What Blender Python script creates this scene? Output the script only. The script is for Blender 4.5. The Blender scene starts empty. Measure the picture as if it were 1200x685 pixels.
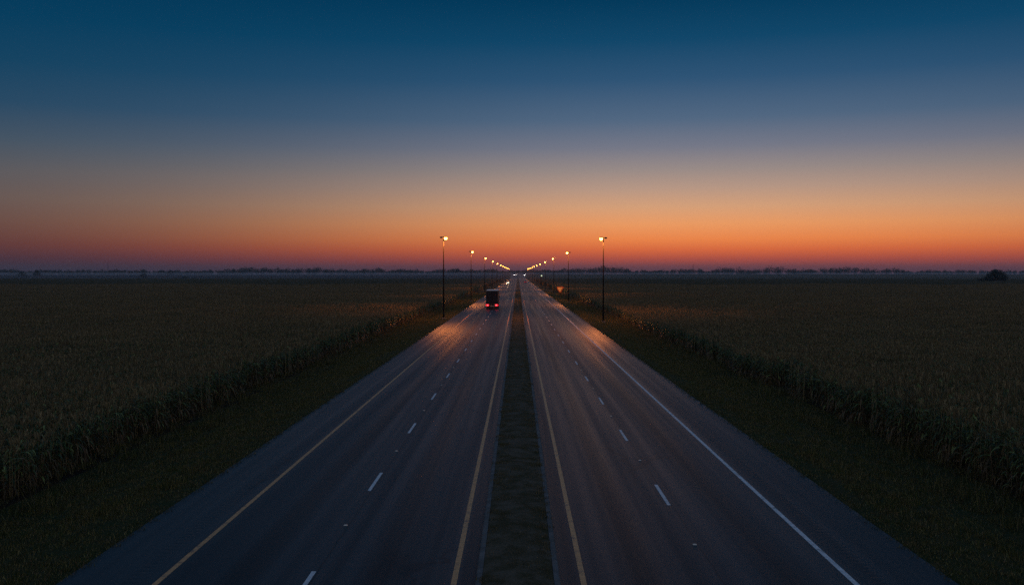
import bpy, math, random
from mathutils import Vector, Matrix

random.seed(7)
scene = bpy.context.scene
COL = scene.collection
R = math.radians
PI = math.pi

# ------------------------------------------------------------------ camera
H = 8.0                                   # eye height above the road (an overpass deck)
cam_d = bpy.data.cameras.new('camera')
cam = bpy.data.objects.new('camera', cam_d)
COL.objects.link(cam)
cam.location = (0, 0, H)
cam_d.sensor_width = 36
cam_d.lens = 33.6
cam_d.clip_start = 0.5
cam_d.clip_end = 30000
cam.rotation_euler = (R(90 - 1.15), 0, R(0.36))
scene.camera = cam

# ------------------------------------------------------------------ world: dusk sky
def lin(c):
    return tuple((v / 255 / 12.92) if v / 255 <= 0.04045 else ((v / 255 + 0.055) / 1.055) ** 2.4 for v in c)

world = bpy.data.worlds.new('World')
scene.world = world
world.use_nodes = True
wn, wl = world.node_tree.nodes, world.node_tree.links
wn.clear()

def wmath(op, a=None, b=None, clamp=False):
    n = wn.new('ShaderNodeMath'); n.operation = op; n.use_clamp = clamp
    for i, v in enumerate((a, b)):
        if v is None: continue
        if isinstance(v, (int, float)): n.inputs[i].default_value = v
        else: wl.new(v, n.inputs[i])
    return n.outputs[0]

w_out = wn.new('ShaderNodeOutputWorld')
w_bg = wn.new('ShaderNodeBackground'); w_bg.inputs[1].default_value = 1.0
w_tc = wn.new('ShaderNodeTexCoord')
w_sep = wn.new('ShaderNodeSeparateXYZ')
wl.new(w_tc.outputs['Generated'], w_sep.inputs[0])
w_elev = wmath('MULTIPLY', wmath('ARCSINE', w_sep.outputs[2]), 180 / PI)
w_t = wmath('DIVIDE', w_elev, 40.0, True)
w_az = wmath('MULTIPLY', wmath('ARCTAN2', w_sep.outputs[0], w_sep.outputs[1]), 180 / PI)
w_d = wmath('SUBTRACT', w_az, 9.0)
w_azc = wmath('DIVIDE', w_d, wmath('ADD', wmath('MULTIPLY', wmath('GREATER_THAN', w_d, 0.0), 10.0), 16.5))   # the glow dies away faster to the left
w_g = wmath('EXPONENT', wmath('MULTIPLY', wmath('MULTIPLY', w_azc, w_azc), -0.5))

def ramp(stops):
    n = wn.new('ShaderNodeValToRGB')
    n.color_ramp.interpolation = 'LINEAR'
    el = n.color_ramp.elements
    while len(el) > 1: el.remove(el[-1])
    for i, (deg, c) in enumerate(stops):
        e = el[0] if i == 0 else el.new(min(deg / 40.0, 1.0))
        e.position = min(deg / 40.0, 1.0)
        e.color = lin(c) + (1,)
    wl.new(w_t, n.inputs[0])
    return n.outputs[0]

GLOW = [(0.0, (84, 58, 72)), (0.4, (118, 69, 74)), (0.85, (180, 82, 65)), (1.4, (222, 108, 62)), (2.0, (240, 136, 74)),
        (2.9, (238, 157, 99)), (3.9, (216, 162, 122)), (5.0, (185, 153, 134)), (6.1, (154, 140, 136)), (7.4, (118, 121, 136)), (9.0, (82, 104, 130)),
        (11.3, (46, 84, 118)), (13.5, (15, 70, 105)), (16.0, (0, 55, 88)), (22.0, (8, 54, 86)), (40.0, (54, 86, 122))]
SIDE = [(0.0, (44, 46, 62)), (0.8, (58, 46, 58)), (1.6, (78, 52, 56)), (2.6, (86, 66, 66)), (4.0, (90, 80, 80)),
        (5.5, (82, 84, 90)), (7.0, (62, 80, 96)), (9.0, (34, 70, 97)), (11.1, (16, 65, 95)), (13.5, (4, 60, 92)), (16.0, (0, 54, 86)),
        (22.0, (8, 54, 86)), (40.0, (54, 86, 122))]
BACK = [(0.0, (60, 58, 72)), (3.0, (72, 66, 78)), (8.0, (92, 84, 92)), (16.0, (148, 134, 132)), (26.0, (160, 154, 156)), (40.0, (54, 86, 122))]
w_mix = wn.new('ShaderNodeMix'); w_mix.data_type = 'RGBA'
wl.new(w_g, w_mix.inputs[0]); wl.new(ramp(SIDE), w_mix.inputs[6]); wl.new(ramp(GLOW), w_mix.inputs[7])
w_back = wmath('DIVIDE', wmath('SUBTRACT', wmath('ABSOLUTE', w_az), 60.0), 70.0, True)
w_mix2 = wn.new('ShaderNodeMix'); w_mix2.data_type = 'RGBA'
wl.new(w_back, w_mix2.inputs[0]); wl.new(w_mix.outputs[2], w_mix2.inputs[6]); wl.new(ramp(BACK), w_mix2.inputs[7])
w_sky = wn.new('ShaderNodeTexSky'); w_sky.sky_type = 'NISHITA'
w_sky.sun_disc = False; w_sky.sun_elevation = R(-3.0); w_sky.sun_rotation = R(5.0)
w_add = wn.new('ShaderNodeMix'); w_add.data_type = 'RGBA'; w_add.blend_type = 'ADD'
w_add.inputs[0].default_value = 0.004
wl.new(w_mix2.outputs[2], w_add.inputs[6]); wl.new(w_sky.outputs[0], w_add.inputs[7])
wl.new(w_add.outputs[2], w_bg.inputs[0]); wl.new(w_bg.outputs[0], w_out.inputs[0])

# the last of the afterglow: the sun itself is already down
sun_d = bpy.data.lights.new('sun', 'SUN')
sun_d.energy = 0.02; sun_d.angle = R(12); sun_d.color = (1.0, 0.55, 0.3)
sun = bpy.data.objects.new('sun', sun_d); COL.objects.link(sun)
sun.rotation_euler = (R(-88), 0, R(-5))

scene.view_settings.view_transform = 'Standard'
scene.view_settings.look = 'None'
scene.view_settings.exposure = 0.0
scene.view_settings.gamma = 1.0
scene.view_settings.use_curve_mapping = False
scene.render.engine = 'CYCLES'
cy = scene.cycles
cy.use_denoising = False          # the fine grain of the crop and asphalt survives; what noise is left reads as sensor grain
cy.max_bounces = 5; cy.diffuse_bounces = 2; cy.glossy_bounces = 2; cy.transmission_bounces = 3
cy.transparent_max_bounces = 4; cy.volume_bounces = 0
cy.sample_clamp_indirect = 3.0
cy.caustics_reflective = False; cy.caustics_refractive = False

# ------------------------------------------------------------------ layout
PAVE_L, PAVE_R = -11.9, 11.35
CORN_L, CORN_R = -19.2, 18.9
KERB = 1.10
LINE_L0, LINE_L1 = -9.35, -1.66
LINE_R0, LINE_R1 = 1.70, 8.72
DASH_L, DASH_R = -5.48, 5.22
FIELD_FAR = 560.0
GX, GY0, GY1 = 4300.0, -240.0, 4100.0

def sstep(a, b, v):
    t = max(0.0, min(1.0, (v - a) / (b - a)))
    return t * t * (3 - 2 * t)

def rise(y):
    return 4.6 * sstep(1400, 1720, y)

def tz(x, y):
    """height of the ground"""
    if x < PAVE_L: d = PAVE_L - x
    elif x > PAVE_R: d = x - PAVE_R
    else: d = 0.0
    z = -0.75 * sstep(0.6, 6.0, d) + 0.30 * sstep(6.2, 8.2, d)
    return z + rise(y)

# ------------------------------------------------------------------ mesh helpers
class MB:
    def __init__(self): self.v = []; self.f = []; self.m = []
    def quad(self, a, b, c, d, m=0):
        n = len(self.v); self.v += [a, b, c, d]; self.f.append((n, n + 1, n + 2, n + 3)); self.m.append(m)
    def poly(self, pts, m=0):
        n = len(self.v); self.v += list(pts); self.f.append(tuple(range(n, n + len(pts)))); self.m.append(m)
    def box(self, c, s, m=0, bev=0.0):
        x, y, z = c; a, b, h = s[0] / 2, s[1] / 2, s[2] / 2
        if bev <= 0:
            n = len(self.v)
            for dz in (-h, h):
                self.v += [(x - a, y - b, z + dz), (x + a, y - b, z + dz), (x + a, y + b, z + dz), (x - a, y + b, z + dz)]
            for q in ((3, 2, 1, 0), (4, 5, 6, 7), (0, 1, 5, 4), (1, 2, 6, 5), (2, 3, 7, 6), (3, 0, 4, 7)):
                self.f.append(tuple(n + i for i in q)); self.m.append(m)
        else:
            rings = []
            for (dz, ins) in ((-h, bev), (-h + bev, 0), (h - bev, 0), (h, bev)):
                A, B = a - ins, b - ins
                k = bev * 0.9
                rings.append([(x - A + k, y - B, z + dz), (x + A - k, y - B, z + dz), (x + A, y - B + k, z + dz), (x + A, y + B - k, z + dz),
                              (x + A - k, y + B, z + dz), (x - A + k, y + B, z + dz), (x - A, y + B - k, z + dz), (x - A, y - B + k, z + dz)])
            self.loft(rings, m)
    def loft(self, rings, m=0, cap=True):
        n = len(self.v); k = len(rings[0])
        for r in rings: self.v += list(r)
        for i in range(len(rings) - 1):
            for j in range(k):
                a = n + i * k + j; b = n + i * k + (j + 1) % k
                self.f.append((a, b, b + k, a + k)); self.m.append(m)
        if cap:
            self.f.append(tuple(n + j for j in reversed(range(k)))); self.m.append(m)
            self.f.append(tuple(n + (len(rings) - 1) * k + j for j in range(k))); self.m.append(m)
    def tube(self, pts, rad, seg=8, m=0):
        rings = []
        for i, p in enumerate(pts):
            p = Vector(p)
            d = Vector(pts[min(i + 1, len(pts) - 1)]) - Vector(pts[max(i - 1, 0)])
            d.normalize()
            u = d.orthogonal().normalized() if abs(d.z) < 0.99 else Vector((1, 0, 0))
            w = d.cross(u).normalized(); u = w.cross(d).normalized()
            r = rad[i] if isinstance(rad, (list, tuple)) else rad
            rings.append([tuple(p + (u * math.cos(2 * PI * j / seg) + w * math.sin(2 * PI * j / seg)) * r) for j in range(seg)])
        self.loft(rings, m)
    def build(self, name, mats, parent=None, smooth=False):
        me = bpy.data.meshes.new(name)
        me.from_pydata([tuple(p) for p in self.v], [], self.f)
        if not isinstance(mats, (list, tuple)): mats = [mats]
        for mt in mats: me.materials.append(mt)
        me.polygons.foreach_set('material_index', self.m)
        if smooth: me.polygons.foreach_set('use_smooth', [True] * len(self.f))
        me.update()
        o = bpy.data.objects.new(name, me); COL.objects.link(o)
        if parent: o.parent = parent
        return o

def tag(o, label=None, cat=None, group=None, kind=None):
    if label: o['label'] = label
    if cat: o['category'] = cat
    if group: o['group'] = group
    if kind: o['kind'] = kind
    return o

def empty(name, loc, rz=0.0):
    o = bpy.data.objects.new(name, None); COL.objects.link(o)
    o.location = loc; o.rotation_euler = (0, 0, rz); o.empty_display_size = 0.3
    return o

def copy_tree(o, parent=None):
    c = o.copy(); COL.objects.link(c)
    if parent:
        c.parent = parent
    for ch in list(o.children): copy_tree(ch, c)
    return c

# ------------------------------------------------------------------ materials
class NT:
    def __init__(self, name):
        self.mat = bpy.data.materials.new(name); self.mat.use_nodes = True
        self.t = self.mat.node_tree; self.t.nodes.clear()
        self.out = self.n('OutputMaterial')
    def n(self, kind): return self.t.nodes.new('ShaderNode' + kind)
    def link(self, a, b): self.t.links.new(a, b)
    def set(self, sock, v):
        if hasattr(v, 'is_output'): self.link(v, sock)
        else: sock.default_value = v
    def math(self, op, a, b=0.0, c=None, clamp=False):
        n = self.n('Math'); n.operation = op; n.use_clamp = clamp
        self.set(n.inputs[0], a); self.set(n.inputs[1], b)
        if c is not None: self.set(n.inputs[2], c)
        return n.outputs[0]
    def maprange(self, v, a, b, c=0.0, d=1.0, smooth=True):
        n = self.n('MapRange'); n.interpolation_type = 'SMOOTHSTEP' if smooth else 'LINEAR'
        self.set(n.inputs[0], v)
        for i, q in enumerate((a, b, c, d)): n.inputs[i + 1].default_value = q
        return n.outputs[0]
    def pos(self):
        return self.n('NewGeometry').outputs['Position']
    def sep(self, v):
        n = self.n('SeparateXYZ'); self.link(v, n.inputs[0]); return n.outputs
    def scale(self, v, s):
        n = self.n('Mapping'); self.link(v, n.inputs[0]); n.inputs['Scale'].default_value = s; return n.outputs[0]
    def noise(self, v, s, detail=3.0, rough=0.55):
        n = self.n('TexNoise'); self.link(v, n.inputs['Vector']); n.inputs['Scale'].default_value = s
        n.inputs['Detail'].default_value = detail; n.inputs['Roughness'].default_value = rough
        return n.outputs['Fac']
    def mix(self, f, a, b, mode='MIX'):
        n = self.n('Mix'); n.data_type = 'RGBA'; n.blend_type = mode
        self.set(n.inputs[0], f)
        for s, v in ((n.inputs[6], a), (n.inputs[7], b)):
            if isinstance(v, tuple): v = v + (1,) if len(v) == 3 else v
            self.set(s, v)
        return n.outputs[2]
    def bump(self, h, dist, strength=1.0):
        n = self.n('Bump'); self.link(h, n.inputs['Height']); n.inputs['Distance'].default_value = dist
        n.inputs['Strength'].default_value = strength; return n.outputs[0]
    def bsdf(self, color, rough=0.6, metal=0.0, spec=0.5, normal=None, **kw):
        n = self.n('BsdfPrincipled')
        if isinstance(color, tuple): color = color + (1,)
        self.set(n.inputs['Base Color'], color); self.set(n.inputs['Roughness'], rough)
        n.inputs['Metallic'].default_value = metal; n.inputs['Specular IOR Level'].default_value = spec
        if normal is not None: self.link(normal, n.inputs['Normal'])
        for k, v in kw.items(): self.set(n.inputs[k.replace('_', ' ')], v)
        return n.outputs[0]
    def done(self, s): self.link(s, self.out.inputs[0]); return self.mat

def plain(name, color, rough=0.5, metal=0.0, spec=0.5, vary=0.25, scale=3.0):
    """painted or metal surface with a little wear in tone and gloss"""
    t = NT(name); p = t.n('TexCoord').outputs['Object']
    f = t.noise(p, scale, 4)
    c = t.mix(t.maprange(f, 0.3, 0.7), tuple(v * (1 - vary) for v in color), tuple(min(1, v * (1 + vary)) for v in color))
    r = t.maprange(f, 0.25, 0.75, max(0.02, rough - 0.08), min(1, rough + 0.08))
    return t.done(t.bsdf(c, r, metal, spec))

def lit(name, color, strength):
    t = NT(name); e = t.n('Emission'); e.inputs[0].default_value = color + (1,); e.inputs[1].default_value = strength
    return t.done(e.outputs[0])

def asphalt(name, seam, left, right):
    t = NT(name); p = t.pos(); x, y, z = t.sep(p)
    fine = t.noise(p, 45.0, 3, 0.7)
    mid = t.noise(p, 1.3, 4)
    streak = t.noise(t.scale(p, (1.4, 0.012, 1)), 1.0, 4)
    patch = t.noise(t.scale(p, (0.30, 0.05, 1)), 1.0, 2)
    # worn wheel paths: paler twin tracks in each lane, darker oil band between
    lane = t.math('ABSOLUTE', t.math('SUBTRACT', x, seam))
    ctr = t.math('ABSOLUTE', t.math('SUBTRACT', lane, 1.85))
    oil = t.maprange(ctr, 0.15, 0.75, 1.0, 0.0)
    c = t.mix(t.maprange(streak, 0.3, 0.7), (0.013, 0.015, 0.018), (0.030, 0.033, 0.037))
    grain = t.noise(p, 11.0, 4, 0.75)
    c = t.mix(t.maprange(grain, 0.35, 0.65, 0.55, 0.0), c, (0.010, 0.011, 0.013))
    c = t.mix(t.maprange(grain, 0.52, 0.72, 0.0, 0.4), c, (0.075, 0.078, 0.084))
    c = t.mix(t.math('MULTIPLY', oil, 0.62), c, (0.010, 0.010, 0.011))
    c = t.mix(t.maprange(patch, 0.42, 0.7, 0.0, 0.30), c, (0.042, 0.043, 0.045))
    c = t.mix(t.maprange(fine, 0.40, 0.72, 0.0, 0.5), c, (0.085, 0.085, 0.088))
    c = t.mix(t.maprange(t.math('ABSOLUTE', x), 1.45, 1.60, 0.75, 0.0), c, (0.008, 0.008, 0.009))      # darker asphalt in the gutter by the kerb
    # tar seam under the lane dashes, and transverse cracks
    sm = t.math('ABSOLUTE', t.math('SUBTRACT', t.math('ADD', x, t.math('MULTIPLY', t.math('SUBTRACT', t.noise(p, 0.8, 2), 0.5), 0.12)), seam + 0.10))
    c = t.mix(t.maprange(sm, 0.015, 0.04, 0.85, 0.0), c, (0.010, 0.010, 0.011))
    vo = t.n('TexVoronoi'); vo.feature = 'DISTANCE_TO_EDGE'; vo.inputs['Scale'].default_value = 0.16
    wob = t.n('TexNoise'); wob.inputs['Scale'].default_value = 0.9; wob.inputs['Detail'].default_value = 5; t.link(p, wob.inputs['Vector'])
    vm = t.n('VectorMath'); vm.operation = 'MULTIPLY_ADD'; t.link(wob.outputs['Color'], vm.inputs[0]); vm.inputs[1].default_value = (1.6, 1.6, 0); t.link(t.scale(p, (1.0, 0.35, 0)), vm.inputs[2])
    t.link(vm.outputs[0], vo.inputs['Vector'])
    ck = t.math('MULTIPLY', t.maprange(vo.outputs['Distance'], 0.004, 0.016, 1.0, 0.0), t.maprange(t.noise(p, 0.07, 2), 0.48, 0.58))
    c = t.mix(t.math('MULTIPLY', ck, 0.8), c, (0.007, 0.007, 0.008))
    jt = t.math('ABSOLUTE', t.math('SUBTRACT', t.math('FRACT', t.math('DIVIDE', t.math('ADD', y, t.math('MULTIPLY', t.noise(p, 0.6, 3), 0.5)), 41.0)), 0.5))
    c = t.mix(t.maprange(jt, 0.0006, 0.0016, 0.7, 0.0), c, (0.009, 0.009, 0.010))
    # rumble strip ground into the outer shoulder
    rx = t.math('ABSOLUTE', t.math('SUBTRACT', x, right if seam > 0 else left))
    band = t.maprange(rx, 0.19, 0.22, 1.0, 0.0)
    gr = t.math('SINE', t.math('MULTIPLY', y, 2 * PI / 0.33))
    groove = t.math('MULTIPLY', band, t.maprange(gr, -0.1, 0.4))
    c = t.mix(t.math('MULTIPLY', groove, 0.55), c, (0.016, 0.016, 0.017))
    h = t.math('SUBTRACT', t.math('ADD', t.math('MULTIPLY', fine, 0.6), t.math('MULTIPLY', mid, 0.6)), groove)
    rough = t.math('SUBTRACT', t.maprange(streak, 0.3, 0.7, 0.50, 0.40), t.math('MULTIPLY', oil, 0.04))
    return t.done(t.bsdf(c, rough, 0, 0.3, t.bump(h, 0.012, 0.20), Specular_IOR_Level=t.math('SUBTRACT', 0.18, t.math('MULTIPLY', oil, 0.10))))

def paint(name, color):
    t = NT(name); p = t.pos()
    w = t.noise(p, 6.0, 5, 0.7); f = t.noise(p, 60.0, 2)
    c = t.mix(t.maprange(w, 0.3, 0.75), color, tuple(v * 0.62 for v in color))
    ch = t.math('MULTIPLY', t.maprange(t.noise(p, 2.2, 6, 0.8), 0.52, 0.66), 0.8)
    c = t.mix(t.maprange(f, 0.58, 0.66, 0.0, 0.75), c, (0.05, 0.05, 0.05))
    c = t.mix(ch, c, (0.06, 0.058, 0.055))
    return t.done(t.bsdf(c, 0.5, 0, 0.5, t.bump(f, 0.004, 0.5)))

def soil(name, a, b, sc=0.6):
    t = NT(name); p = t.pos()
    n1 = t.noise(p, sc, 5); n2 = t.noise(p, 14.0, 4, 0.65)
    c = t.mix(t.maprange(n1, 0.3, 0.7), a, b)
    c = t.mix(t.maprange(n2, 0.35, 0.7, 0, 0.5), c, tuple(v * 0.5 for v in a))
    return t.done(t.bsdf(c, 0.95, 0, 0.1, t.bump(n2, 0.08, 0.8)))

def leaf(name, a, b, sc=0.25, trans=0.3, spread=0.0, spec=0.25):
    """foliage; spread makes single leaves differ in tone (highlights and dark gaps put into the colour)"""
    t = NT(name); p = t.pos()
    n1 = t.noise(p, sc, 3); n2 = t.noise(p, 7.0, 2)
    c = t.mix(t.maprange(n1, 0.3, 0.7), a, b)
    c = t.mix(t.maprange(n2, 0.3, 0.75, 0, 0.5), c, tuple(v * 0.55 for v in a))
    if spread:
        r = t.n('NewGeometry').outputs['Random Per Island']
        c = t.mix(t.maprange(r, 0.0, 0.6, spread, 0.0), c, tuple(v * 0.18 for v in a))  # shade of the gaps painted into a share of the leaves
        c = t.mix(t.maprange(r, 0.72, 1.0, 0.0, spread), c, tuple(min(0.6, v * 2.6) for v in b))  # highlights painted into the brightest leaves
    d = t.bsdf(c, 0.45, 0, spec)
    tr = t.n('BsdfTranslucent'); t.link(c, tr.inputs[0])
    m = t.n('MixShader'); m.inputs[0].default_value = trans
    t.link(d, m.inputs[1]); t.link(tr.outputs[0], m.inputs[2])
    return t.done(m.outputs[0])

M = {}
M['road_l'] = asphalt('asphalt_left', DASH_L, -10.05, 9.6)
M['road_r'] = asphalt('asphalt_right', DASH_R, -10.05, 9.45)
M['white_line'] = paint('white_road_paint', (0.85, 0.85, 0.85))
M['yellow_line'] = paint('yellow_road_paint', (0.82, 0.40, 0.14))
M['kerb'] = soil('kerb_concrete', (0.20, 0.20, 0.195), (0.12, 0.12, 0.115), 2.0)
M['turf'] = soil('turf_ground', (0.034, 0.048, 0.015), (0.058, 0.054, 0.022), 0.8)
M['median_ground'] = soil('median_ground', (0.060, 0.054, 0.024), (0.15, 0.125, 0.09), 1.7)
M['soil'] = soil('field_soil', (0.030, 0.023, 0.016), (0.020, 0.016, 0.012), 0.3)
M['far_soil'] = soil('far_field_soil', (0.018, 0.017, 0.015), (0.014, 0.014, 0.012), 0.02)
M['grass'] = leaf('grass_blades', (0.095, 0.125, 0.028), (0.150, 0.130, 0.046), 0.9, 0.25, 0.9)
M['median_grass'] = leaf('median_grass_blades', (0.120, 0.115, 0.030), (0.185, 0.135, 0.055), 1.2, 0.25, 0.9)
M['corn'] = leaf('corn_leaf', (0.085, 0.150, 0.034), (0.135, 0.165, 0.046), 0.12, 0.3, 0.9, 0.4)
M['corn_dry'] = leaf('corn_leaf_dry', (0.24, 0.17, 0.085), (0.15, 0.11, 0.055), 0.3, 0.3, 0.85)
M['tassel'] = leaf('corn_tassel', (0.30, 0.235, 0.115), (0.20, 0.165, 0.085), 0.1, 0.3, 0.8)
M['bark'] = soil('bark', (0.05, 0.04, 0.03), (0.03, 0.025, 0.02), 4)
M['tree_leaf'] = leaf('tree_leaf', (0.028, 0.042, 0.018), (0.045, 0.050, 0.020), 0.4, 0.12)
M['steel'] = plain('weathered_black_steel', (0.007, 0.0068, 0.0066), 0.85, 0.0, 0.04)
M['dark_metal'] = plain('dark_housing', (0.03, 0.03, 0.032), 0.5, 0.2)
M['lamp_glass'] = lit('lit_sodium_lens', (1.0, 0.38, 0.055), 34.0)
M['dead_glass'] = plain('unlit_lens', (0.10, 0.095, 0.085), 0.25)
M['black'] = plain('black_plastic', (0.012, 0.012, 0.013), 0.5)
M['rubber'] = plain('tyre_rubber', (0.018, 0.018, 0.018), 0.8)
M['rim'] = plain('wheel_rim', (0.35, 0.35, 0.36), 0.35, 0.8)
M['chrome'] = plain('bright_metal', (0.55, 0.55, 0.56), 0.3, 0.9)
M['glass'] = plain('dark_window_glass', (0.012, 0.014, 0.016), 0.06, 0.0, 0.6, 0.1)
M['head'] = lit('lit_headlamp', (1.0, 0.78, 0.55), 18.0)
M['head_far'] = lit('lit_far_headlamp', (1.0, 0.90, 0.84), 30.0)
M['head_dim'] = lit('dim_far_headlamp', (1.0, 0.78, 0.70), 8.0)
M['tail'] = lit('lit_tail_lamp', (1.0, 0.012, 0.022), 2.3)
M['tail_core'] = lit('lit_tail_lamp_core', (1.0, 0.07, 0.085), 5.0)
M['tail_dim'] = lit('lit_tail_lamp_dim', (1.0, 0.03, 0.05), 2.2)
M['red_lens'] = plain('red_lens', (0.25, 0.01, 0.012), 0.2)
M['trailer'] = plain('trailer_paint', (0.016, 0.019, 0.028), 0.55, 0.0, 0.2)
M['trailer_roof'] = plain('trailer_roof_sheet', (0.75, 0.75, 0.74), 0.35, 0.0, 0.6, 0.12)
M['cab'] = plain('cab_paint', (0.10, 0.10, 0.12), 0.3)
M['green_lamp'] = lit('lit_pale_green_lens', (0.84, 0.95, 0.66), 1.0)
M['orange'] = plain('orange_red_sign_sheeting', (0.45, 0.09, 0.02), 0.5, 0, 0.5, 0.05)
M['sign_face'] = plain('lamp_tinted_sign_face', (0.95, 0.66, 0.22), 0.5, 0, 0.5, 0.05)  # orange sodium glow put into the colour of the pale face
M['sign_black'] = plain('black_sign_print', (0.015, 0.013, 0.012), 0.6)
M['green'] = plain('green_sign_sheeting', (0.03, 0.10, 0.05), 0.5)
M['pale'] = plain('pale_sign_panel', (0.85, 0.88, 0.80), 0.5, 0, 0.5, 0.05)
M['amber'] = plain('amber_reflector', (0.7, 0.62, 0.5), 0.25)

# ------------------------------------------------------------------ ground
def axis(lo, hi, marks, base, grow=1.35):
    """breakpoints: marks plus geometrically growing steps to both ends"""
    s = set(marks); a = min(marks); step = base
    while a > lo: a -= step; step *= grow; s.add(max(a, lo))
    a = max(marks); step = base
    while a < hi: a += step; step *= grow; s.add(min(a, hi))
    return sorted(s)

verge_l = [PAVE_L - d for d in (0.0, 0.6, 1.6, 2.6, 3.6, 4.6, 5.6, 6.2, 7.0, 7.6, 8.2)]
verge_r = [PAVE_R + d for d in (0.0, 0.6, 1.6, 2.6, 3.6, 4.6, 5.6, 6.2, 7.0, 7.6, 8.2)]
xs = axis(-GX, GX, sorted(verge_l + verge_r), 8.0)
ys = sorted(set([GY0] + list(range(-120, 600, 6)) + list(range(600, 1400, 40)) + list(range(1400, 1740, 10)) + list(range(1740, 4000, 200)) + [GY1]))
g = MB()
nx = len(xs)
rnd = random.Random(3)
for y in ys:
    for x in xs:
        z = tz(x, y)
        if PAVE_L <= x <= PAVE_R: z -= 0.05
        elif abs(x) < 60 and not (abs(x - PAVE_L) < 0.01 or abs(x - PAVE_R) < 0.01): z += rnd.uniform(-0.04, 0.04)
        g.v.append((x, y, z))
for j in range(len(ys) - 1):
    for i in range(nx - 1):
        a = j * nx + i
        g.f.append((a, a + 1, a + nx + 1, a + nx))
        xm = (xs[i] + xs[i + 1]) / 2; ym = (ys[j] + ys[j + 1]) / 2
        g.m.append(0 if CORN_L < xm < CORN_R else (2 if ym > 1270 and xm < 0 else 1))
o = g.build('ground', [M['turf'], M['soil'], M['far_soil']])
tag(o, 'dark flat ground of grass verge and field soil reaching the horizon', 'ground', kind='structure')

# ------------------------------------------------------------------ roads, lines, kerbs, median
road_ys = sorted(set(list(range(-120, 1400, 20)) + list(range(1400, 1740, 8)) + list(range(1740, 2460, 40))))
def strip(mb, x0, x1, y0, y1, dz, m=0, step=None, jitter=None):
    pts = [y for y in road_ys if y0 < y < y1]
    pts = [y0] + pts + [y1]
    for a, b in zip(pts[:-1], pts[1:]):
        mb.quad((x0, a, rise(a) + dz), (x1, a, rise(a) + dz), (x1, b, rise(b) + dz), (x0, b, rise(b) + dz), m)

def carriageway(x0, x1, mat, label, lines, dash_x, dash_y0, period):
    mb = MB(); strip(mb, x0, x1, -120, 2440, 0.0)
    # ragged pavement edge, a thin drop of asphalt to the grass
    r = mb.build('road', mat); tag(r, label, 'road', kind='structure')
    for lx, mt in lines:
        b = MB(); strip(b, lx - 0.075, lx + 0.075, -120, 1900, 0.004)
        e = b.build('edge_line', M[mt], r)
    b = MB(); y = dash_y0 - 6 * period
    while y < 900:
        strip(b, dash_x - 0.062, dash_x + 0.062, y - 1.6, y + 1.6, 0.004); y += period
    b.build('lane_line', M['white_line'], r)
    return r

carriageway(PAVE_L, -KERB - 0.0, M['road_l'], 'left asphalt carriageway with two yellow edge lines and white dashes', ((LINE_L0, 'yellow_line'), (LINE_L1, 'yellow_line')), DASH_L, 36.6, 12.7)
carriageway(KERB, PAVE_R, M['road_r'], 'right asphalt carriageway with a yellow inner line and white outer line', ((LINE_R1, 'white_line'), (LINE_R0, 'yellow_line')), DASH_R, 34.5, 12.7)

for sx, side in ((-1, 'left'), (1, 'right')):
    mb = MB()
    pts = road_ys
    prof = [(KERB - 0.03, -0.03), (KERB - 0.01, 0.10), (KERB - 0.04, 0.13), (KERB - 0.17, 0.135), (KERB - 0.19, -0.03)]
    rings = []
    for y in pts: rings.append([(sx * px, y, rise(y) + pz) for px, pz in prof])
    mb.loft(rings)
    k = mb.build('kerb', M['kerb']); tag(k, 'low grey concrete kerb along the %s side of the grass median' % side, 'kerb', kind='structure')

mb = MB()
nxm = 8
mys = sorted(set(list(range(-20, 240, 1)) + [y for y in road_ys if y > 240 or y < -20]))
for y in mys:
    for i in range(nxm + 1):
        x = -(KERB - 0.18) + 2 * (KERB - 0.18) * i / nxm
        z = 0.11 + 0.09 * (1 - (x / KERB) ** 2) + (rnd.uniform(-0.02, 0.02) if 0 < i < nxm else 0)
        mb.v.append((x, y, rise(y) + z))
for j in range(len(mys) - 1):
    for i in range(nxm):
        a = j * (nxm + 1) + i
        mb.f.append((a, a + 1, a + nxm + 2, a + nxm + 1)); mb.m.append(0)
o = mb.build('median_ground', M['median_ground'])
tag(o, 'narrow raised median of patchy soil and grass between the two kerbs', 'median', kind='structure')

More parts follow.
